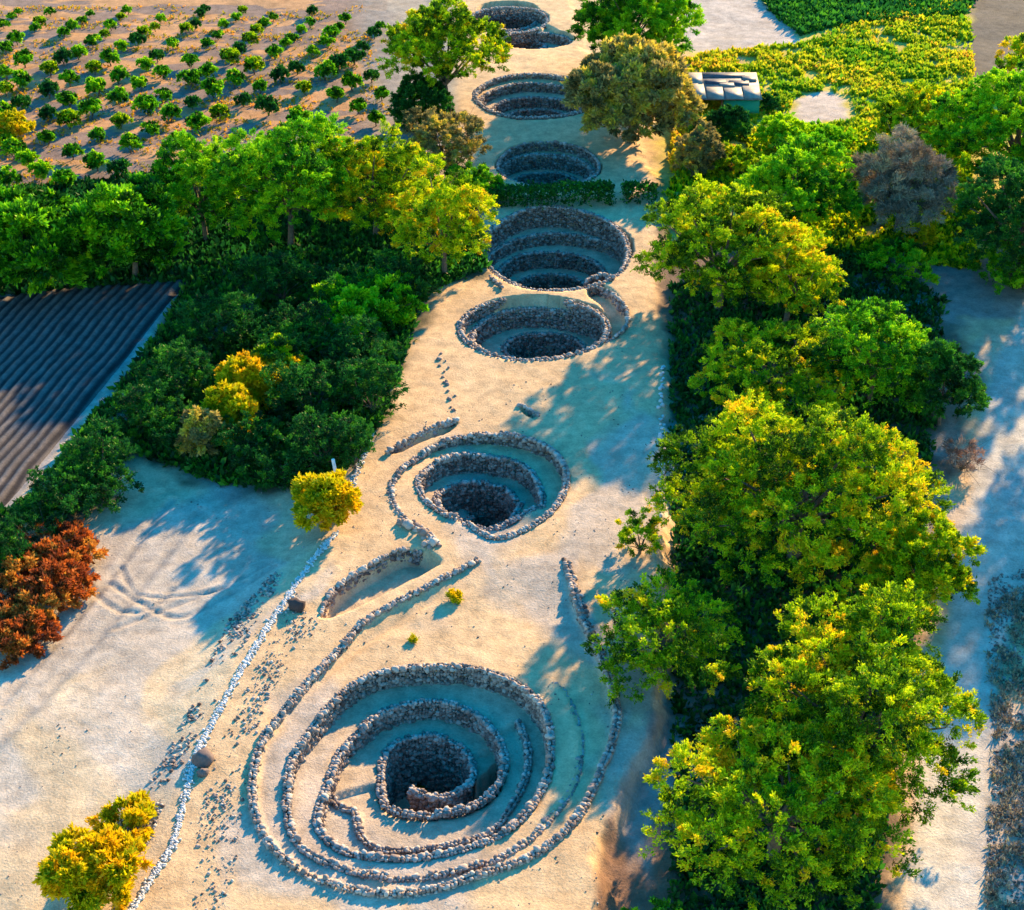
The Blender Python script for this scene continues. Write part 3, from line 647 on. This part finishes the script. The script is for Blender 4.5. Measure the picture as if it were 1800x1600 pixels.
# left of the wells, far
tree((682,890,0,190), 'leaf_yellowgreen', 'umbrella tree beside the topmost wells with yellow rim', hmax=8.5, low=False, tint=(.4, .22))
tree((690,790,130,215), DK, 'bluish dark bush at the foot of the umbrella tree', bush=True, hmax=3.5)
tree((715,862,185,320), 'leaf_dry', 'dry tan and yellow bush left of the well behind the hedge', bush=True, hmax=5, twigs=3)
tree((790,880,295,350), GR, 'bright leafy green bush at the left end of the hedge', bush=True, hmax=2.6, tint=(.5, .2))
# left row
tree((690,872,300,500), YG, 'sunlit yellow green tree overhanging the wide four terrace well', hmax=7.5, tint=(.55, .2))
tree((560,760,235,420), YG, 'green tree with an orange patch of leaves in the left row', hmax=7.5, tint=(.6, .25))
tree((400,620,205,440), GR, 'tallest bright green feathery tree of the left row', hmax=9, tint=(.55, .2))
tree((282,440,225,430), GR, 'bushy green tree left of the tallest feathery one', hmax=7.5, tint=(.5, .22))
tree((140,330,310,490), GR, 'broad dark leaved tree in the left row above the ploughed field', hmax=6.5, hmin=6, tint=(.35, .2), leaf=.3)
tree((-60,170,330,500), GR, 'dark leaved tree in the left row at the left edge of the photo', hmax=6.5, hmin=6, tint=(.35, .2), leaf=.3)
tree((-20,55,190,245), YL, 'yellow lit shrub at the left edge of the orchard', bush=True, hmax=3)
# dark scrub between the left row and the bare field
SC = 'dark green bushes in the shaded scrub'
SCL = iter(['below the orange leaved tree of the left row', 'under the sunlit tree overhanging the four terrace well', 'at the platform edge beside the bright green bush', 'at the pale track corner, top left of the scrub', 'left of the bright green bush in the scrub', 'beside the pale track along the ploughed field',
 'left edge of the scrub where the pale track bends', 'left of the orange and lime bush', 'right of the lime and gold bush', 'directly below the lime and gold bush', 'at the platform edge facing the third well', 'below the orange and lime bush, above bare ground',
 'touching the bare field above the round yellow bush', 'lowest of the scrub, left of the white post', 'below the pale blue gap of bare ground', 'narrow one beside the lower track along the ploughed field', 'where the scrub strip narrows toward the rust bushes', 'low mound left of the streaks of light',
 'nearest above the topmost rust red bush', 'at the left edge above the rust bushes', 'beside the pale stone line at the platform edge', 'just above the golden yellow bush'])
for bx in [(430,560,430,540),(540,680,450,560),(640,760,440,540),(330,470,500,620),(460,600,520,640),(250,380,590,700),(200,310,660,760),(340,480,640,720),(560,700,560,690),(480,620,620,750),(600,710,640,740),
           (380,500,720,810),(500,640,720,830),(430,560,770,850),(250,370,690,780),(120,240,740,850),(60,190,800,900),(130,245,810,890),(20,130,860,950),(-40,60,900,1010),(590,660,740,830),(440,540,580,680)]:
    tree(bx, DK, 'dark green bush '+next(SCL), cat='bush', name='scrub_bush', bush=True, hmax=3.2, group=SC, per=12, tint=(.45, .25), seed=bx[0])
for bx, mt, lb in [((555,740,490,560), GR, 'bright green bush catching light at the top of the scrub, by the platform'),
        ((385,490,620,710), YL, 'golden yellow bush in the middle of the dark scrub'), ((450,530,610,670), YG, 'lime and gold bush just right of the golden one in the scrub'),
        ((360,445,690,745), 'leaf_yellow', 'small orange and lime bush below the golden one'), ((570,640,535,600), GR, 'leafy light green bush beside the brown branches in scrub'),
        ((325,385,735,765), 'leaf_dry', 'small dry brown bush at the lower rim of the scrub'),
        ((25,168,915,1000), 'leaf_rust', 'topmost rust red bush at the left edge, beside bare grey twigs'), ((-10,150,975,1075), 'leaf_rust', 'middle rust orange bush of the three at the left edge'),
        ((-50,82,1060,1140), 'leaf_rust', 'lowest rust orange bush of the three at the left edge'),
        ((528,626,835,925), YL, 'round yellow bush beside the white post'), ((155,272,1405,1480), YL, 'rounded golden bush, upper of the pair at the bottom left'),
        ((90,245,1465,1600), YL, 'larger yellow green bush, lower of the pair at the bottom left')]:
    tree(bx, mt, lb, cat='bush', name='bush', bush=True, hmax=2.5 if 'rust' in lb else 3.6, hmin=2.9 if 'scrub' in lb or 'golden one' in lb else None, tint=(.62, .22), leaf=.24, dens=1.4, nleaf=5)
tree((790,808,1034,1050), YL, 'tiny yellow plant between the diagonal wall and the shade', cat='plant', name='small_plant', bush=True, hmax=.5, leaf=.14, dens=6, trunk=False)
tree((719,735,1114,1124), YL, 'tiny yellowish plant just above the largest well', cat='plant', name='small_plant', bush=True, hmax=.35, leaf=.12, dens=6, trunk=False)
tree((722,742,1222,1240), DK, 'tiny dark plant on the upper terrace of the largest well', cat='plant', name='small_plant', bush=True, hmax=.45, leaf=.14, dens=6, trunk=False)
# orchard shrubs
OP = [(330,670),(435,720),(190,755),(295,800),(540,750),(65,670),(215,605),(440,590),(685,565),(895,550),(545,530),(410,480),(215,495),(310,530),(310,440),(315,340),(220,390),(440,380),(535,420),(665,470),(770,500),(990,495),(1210,470),(1360,520),(870,440),(745,410),(635,355),(860,340),(965,390),(1100,430),(1175,370),(1060,340),(1265,320),(1375,375),(1470,310),(1520,410),(1340,285),(1150,280),(1040,240),(1240,215),(1415,210),(860,250),(735,305),(940,305),(710,230),(660,270),(535,325),(425,285),(355,220),(285,245),(225,295),(110,255),(95,350),(25,310),(25,380),(100,450),(80,530),(20,500),(15,630),(25,800),(935,170),(985,130),(1085,195),(1130,155),(1160,110),(1010,80),(1065,45),(1195,75),(1235,45),(1315,145),(1360,105),(1400,75),(1410,25),(1480,170),(1500,130),(1535,95),(1560,60),(840,105),(880,85),(780,170),(725,50),(700,90),(650,120),(550,185),(620,160),(500,245),(470,125),(500,90),(545,45),(575,15),(420,165),(285,125),(330,95),(370,60),(405,30),(155,100),(180,75),(225,25),(50,45),(80,20),(15,80),(20,195),(75,155),(905,30),(1620,460),(1725,400),(1590,360),(1680,320),(1535,270),(1600,240),(1640,185),(1690,125),(1720,90),(1480,585),(1700,510),(925,8),(1095,10),(1290,170),(590,640),(130,700)]
rng = np.random.default_rng(4); SH = []
for i in range(8):
    C, D, T, lc = crown_points(.62, .62, .60, .55, 6, 11, .13, 8, rng, .25, .42, (.45, .28))
    SH.append(leaf_mesh('orchard_shrub', C, D, np.full(len(C), .2), T, M[[GR, GR, YG, GR, DK, GR, GR, GR][i]], 4, .32))
TR = trunk_mesh(1.1, np.array([[.2, .1, .9], [-.2, .15, .9], [0, -.2, .95]]), .06, rng)
for k, (a, b) in enumerate(OP):
    px, py = a/2.571, b/2.571; blue = px > 590
    x, y = G(px, py+10); big_ = .52+.42*min(1, py/110); sc = big_*rng.uniform(.85, 1.25)
    if blue: mi = rng.choice([0, 1, 4])
    else: mi = rng.integers(0, 8) if rng.random() < .8 else rng.choice([2, 6])
    e_ = empty('orchard_shrub', (x, y, hz(x, y)), rng.uniform(0, 6.28)); e_.scale = (sc, sc, sc*1.05)
    if blue: tag(e_, 'small bluish green shrub in the shaded strip between orchard and umbrella tree', 'shrub', 'shrubs in the shaded orchard strip')
    else: tag(e_, 'small rounded green shrub planted in the rows of the sandy orchard', 'shrub', 'shrubs planted in orchard rows')
    obj('foliage', SH[mi], e_); obj('trunk', TR, e_)

# clipped hedges
def hedge(pxs, wd, h, label):
    p = smooth_path(P(pxs), .3); m = len(p); Cs, Ds = [], []
    d = np.gradient(p, axis=0); d /= np.linalg.norm(d, axis=1)[:, None]; nn = np.stack([-d[:, 1], d[:, 0]], 1)
    n = int(m*.3*(wd+2*h)*55); i = RNG.integers(0, m, n); a = RNG.uniform(-1, 1, n); t = RNG.uniform(0, 1, n); top = RNG.random(n) < .5
    off = np.where(top, a, np.sign(a))*wd/2; z = np.where(top, h, t*h)+RNG.normal(0, .09, n)+(vnoise(p[i, 0]*.8, p[i, 1]*.8, 4)-.5)*.35
    x = p[i, 0]+nn[i, 0]*off+RNG.normal(0, .12, n); y = p[i, 1]+nn[i, 1]*off+RNG.normal(0, .12, n)
    x0, y0 = p.mean(0); z0 = hz(x0, y0)
    D = np.stack([nn[i, 0]*off, nn[i, 1]*off, np.where(top, 1., .3)], 1)
    e_ = empty('hedge', (x0, y0, z0)); tag(e_, label, 'hedge', 'clipped hedges across the platform')
    obj('foliage', leaf_mesh('foliage', np.stack([x-x0, y-y0, z], 1), D, np.full(n, .2), np.clip(RNG.normal(.6, .25, n), 0, 1), M[DK], 4, .35), e_)
    st = np.arange(2, m-1, 3); V, Fq = [], []
    for j in st:
        v, f = tube([(p[j, 0]-x0, p[j, 1]-y0, -.2), (p[j, 0]-x0+.05, p[j, 1]-y0, h*.8)], .05, .02, 4); o = len(V); V.extend(v); Fq.extend([tuple(q+o for q in w_) for w_ in f])
    obj('stems', mesh_np('stems', V, Fq, 4, M['bark']), e_)
hedge([(822,364),(870,358),(960,356),(1074,353)], 1.3, 1.1, 'long low clipped hedge crossing the platform between two wells')
hedge([(1098,350),(1150,350)], 1.2, 1.0, 'short low clipped hedge right of the gap')

# ---------------------------------------------------------------- weeds, dry grass, rubble (ground cover)
def scatter(poly, n, edge=None):
    pg = P(poly); lo, hi_ = pg.min(0), pg.max(0); out = np.zeros((0, 2))
    while len(out) < n:
        q = RNG.uniform(lo, hi_, (n*2, 2)); out = np.concatenate([out, q[inpoly(q[:, 0], q[:, 1], pg)]])
    return out[:n]
def cover(name, q, size, mat, tintf, nleaf=5, wfrac=.3, spread=.6, zl=.0, kind='stuff'):
    z = H(q[:, 0], q[:, 1])+zl; C = np.stack([q[:, 0], q[:, 1], z], 1); D = np.tile([0, 0, 1.], (len(q), 1))
    return tag(obj(name, leaf_mesh(name, C, D, size, tintf, M[mat], nleaf, wfrac, spread)), kind=kind)
q = scatter([(1180,300),(1190,100),(1420,75),(1480,40),(1700,-30),(1710,140),(1650,250),(1480,300)], 42000)
bare = (sdf(q[:, 0], q[:, 1], P([(1400,170),(1450,158),(1490,170),(1500,205),(1480,215),(1410,215),(1395,195)])) > -.3) | ((fbm(q[:, 0]*.25, q[:, 1]*.25, 8) > .58)&(RNG.random(len(q))<.8))
q = q[~bare]; cl = fbm(q[:, 0]*.9, q[:, 1]*.9, 12); q = q[cl > .42]; cl = cl[cl > .42]
cover('weeds', q, RNG.uniform(.2, .5, len(q))*(.5+cl), 'leaf_weed', np.clip(fbm(q[:, 0]*.2, q[:, 1]*.2, 13)*1.2-.2+sstep((22-q[:, 0])/14)*.35+RNG.normal(0, .2, len(q)), 0, 1))
q = scatter([(-40,0),(640,0),(690,200),(560,240),(300,320),(-40,350)], 11000); q = q[fbm(q[:, 0]*.22, q[:, 1]*.6, 77)+RNG.normal(0, .05, len(q)) > .56]
cover('dry_weeds', q, RNG.uniform(.12, .3, len(q)), 'leaf_orange', RNG.random(len(q)), 4, .3, .9)
q = scatter([(1170,330),(1250,240),(1700,220),(1720,470),(1500,440),(1200,430)], 16000); q = q[fbm(q[:, 0]*.4, q[:, 1]*.4, 15) > .38]
cover('weeds', q, RNG.uniform(.2, .55, len(q)), YG, RNG.uniform(.1, .9, len(q)))
q = scatter([(1300,-60),(1760,-60),(1690,25),(1460,45),(1410,60),(1360,20)], 9000); cover('shaded_grass', q, RNG.uniform(.3, .7, len(q)), DK, RNG.uniform(.3, 1, len(q)))  # dark leaf colour carries the shade over this grass
q = scatter([(1735,1040),(1900,960),(1900,1700),(1730,1700),(1750,1300)], 7000); q = q[fbm(q[:, 0]*1.3, q[:, 1]*1.3, 2) > .45]
cover('dry_grass', q, RNG.uniform(.1, .3, len(q)), 'twig_grey', RNG.random(len(q)), 6, .12, 1.0)
q = scatter([(340,470),(800,330),(860,470),(740,520),(700,660),(640,800),(560,840),(400,840),(230,780),(60,940),(-60,1000),(-60,930),(60,860),(290,560)], 30000)
q = q[fbm(q[:, 0]*.4, q[:, 1]*.4, 5) > .36]; cover('undergrowth', q, RNG.uniform(.25, .6, len(q)), DK, RNG.random(len(q)), 5, .25, .8)
q = scatter([(1180,1600),(1190,1250),(1180,800),(1180,500),(1480,400),(1660,520),(1640,800),(1600,1150),(1540,1600)], 14000)
cover('undergrowth', q, RNG.uniform(.2, .5, len(q)), DK, RNG.random(len(q))*.8, 5, .25, .8)
q = scatter([(-40,330),(700,250),(800,330),(780,480),(430,480),(-40,510)], 14000)
cover('undergrowth', q, RNG.uniform(.25, .6, len(q)), DK, RNG.random(len(q))*.7, 5, .25, .8)
def rubble(name, q, size, mat='stone'):
    z = H(q[:, 0], q[:, 1])+size*.2; return tag(obj(name, stones_mesh(name, np.stack([q[:, 0], q[:, 1], z], 1), size, M[mat])), kind='stuff')
q = scatter([(520,1040),(560,1100),(470,1230),(440,1330),(420,1480),(400,1600),(320,1600),(340,1480),(380,1330),(450,1180)], 1700)
q = q[fbm(q[:, 0]*.7, q[:, 1]*.7, 3)+RNG.normal(0, .12, len(q)) > .58]; rubble('rubble', q, RNG.uniform(.02, .05, len(q))+.07*RNG.random(len(q))**4)
q = scatter([(520,960),(470,1060),(300,1380),(260,1480),(180,1500),(330,1250),(400,1080)], 1800); q = q[fbm(q[:, 0]*.6, q[:, 1]*.6, 4)+RNG.normal(0, .12, len(q)) > .56]; rubble('rubble', q, RNG.uniform(.04, .12, len(q)))
q = scatter([(1740,1000),(1900,900),(1900,1700),(1730,1700),(1750,1300)], 6000); q = q[fbm(q[:, 0]*1.1, q[:, 1]*1.1, 52) > .44]; rubble('rubble', q, RNG.uniform(.02, .06, len(q))+.07*RNG.random(len(q))**4, 'stone')
q = scatter([(-40,900),(560,820),(1170,560),(1170,1300),(1060,1600),(-40,1600)], 7000); qz = H(q[:, 0], q[:, 1]); q = q[(qz > -.7) & (fbm(q[:, 0]*.45, q[:, 1]*.45, 51)+RNG.normal(0, .08, len(q)) > .62)]; rubble('pebbles', q, .012+.05*RNG.random(len(q))**3)
for (a, b, sz, lb) in [(359,1338,.42,'dark round boulder leaning on the pale kerb line'), (357,1362,.26,'pale stone beside the dark boulder at the kerb line'), (522,1070,.45,'dark boulder at the left tip of the shaded hollow'), (762,955,.3,'pale stone at the end of the stub wall below the second well')]:
    x, y = G(a, b); o = obj('boulder', stones_mesh('boulder', np.array([[0, 0, sz*.4]]), sz, M['stone_dark' if 'dark' in lb else 'stone_pale'], True), None, (x, y, hz(x, y))); tag(o, lb, 'boulder')

# white post beside the yellow bush
x, y = G(596, 862); v, f = tube([(0, 0, -.2), (-.1, 0, 1.0), (-.22, 0, 2.0)], .11, .09, 10); o = obj('post', mesh_np('post', v, f, 4, M['white_wood'], smooth=True), None, (x, y, hz(x, y)))
bm = bmesh.new(); bm.from_mesh(o.data); bmesh.ops.holes_fill(bm, edges=[e_ for e_ in bm.edges if e_.is_boundary]); bm.to_mesh(o.data); bm.free()
tag(o, 'leaning white post behind the round yellow bush', 'post')

# shed
def box_v(cx, cy, cz, sx, sy, sz, rx=0, rz=0):
    V = np.array([[a, b, c] for a in (-.5, .5) for b in (-.5, .5) for c in (-.5, .5)])*[sx, sy, sz]
    c, s_ = math.cos(rx), math.sin(rx); V = np.stack([V[:, 0], V[:, 1]*c-V[:, 2]*s_, V[:, 1]*s_+V[:, 2]*c], 1)
    c, s_ = math.cos(rz), math.sin(rz); V = np.stack([V[:, 0]*c-V[:, 1]*s_, V[:, 0]*s_+V[:, 1]*c, V[:, 2]], 1)
    return V+[cx, cy, cz], [(0,1,3,2),(4,6,7,5),(0,4,5,1),(2,3,7,6),(0,2,6,4),(1,5,7,3)]
def boxes(name, lst, mat, parent):
    V, Fq = [], []
    for b in lst: v, f = box_v(*b); o = len(V); V.extend(v); Fq.extend([tuple(i+o for i in q) for q in f])
    return obj(name, mesh_np(name, V, Fq, 4, M[mat]), parent)
sx, sy = G(1276, 202); sh = empty('shed', (sx, sy, hz(sx, sy))); tag(sh, 'small shed with patched tin roof and green front wall', 'shed')
rf = boxes('roof', [(0, 1.9, 1.95, 5.6, 4.4, .05, .16)], 'tin', sh)
def panel(u, v, w_, l, mat, dz, rz):
    boxes('roof_sheet', [(u, 1.9+v, 1.95+v*math.tan(.16)+dz, w_, l, .03, .16, rz)], mat, rf)
for u, v, w_, l, mt, rz in [(-2.2,-.9,1.0,2.4,'tin_pale',.03),(-2.3,1.1,1.1,1.9,'tin_pale',-.04),(-.9,-1.2,1.3,1.9,'tin_pale',-.02),(.6,-1.3,1.4,1.8,'tin_pale',.03),(2.05,-1.1,1.3,2.0,'tin_pale',-.03),(-.7,.6,1.7,.7,'tin_dark',.02),(1.2,.4,1.6,.8,'tin_dark',-.05),(0,1.7,3.6,.8,'tin_dark',.01),(2.1,1.1,1.1,.9,'tin',.04),(.2,.1,1.2,.6,'tin_pale',.06)]:
    panel(u, v, w_, l, mt, .045+.02*random.random(), rz)
boxes('front_wall', [(1.2, .0, .72, 2.9, .08, 1.44)], 'green_paint', sh); boxes('side_wall', [(2.6, 1.9, .8, .08, 3.7, 1.6)], 'green_paint', sh); boxes('side_wall', [(-2.5, 2.2, .8, .08, 3.0, 1.6)], 'brown_board', sh)
boxes('back_wall', [(0, 3.8, 1.0, 5.1, .08, 2.1)], 'brown_board', sh)
for u in (-2.5, -.4): boxes('post', [(u, .0, .75, .12, .12, 1.55)], 'brown_board', sh)

print('objects', len(bpy.data.objects), 'verts', sum(len(m.vertices) for m in bpy.data.meshes))
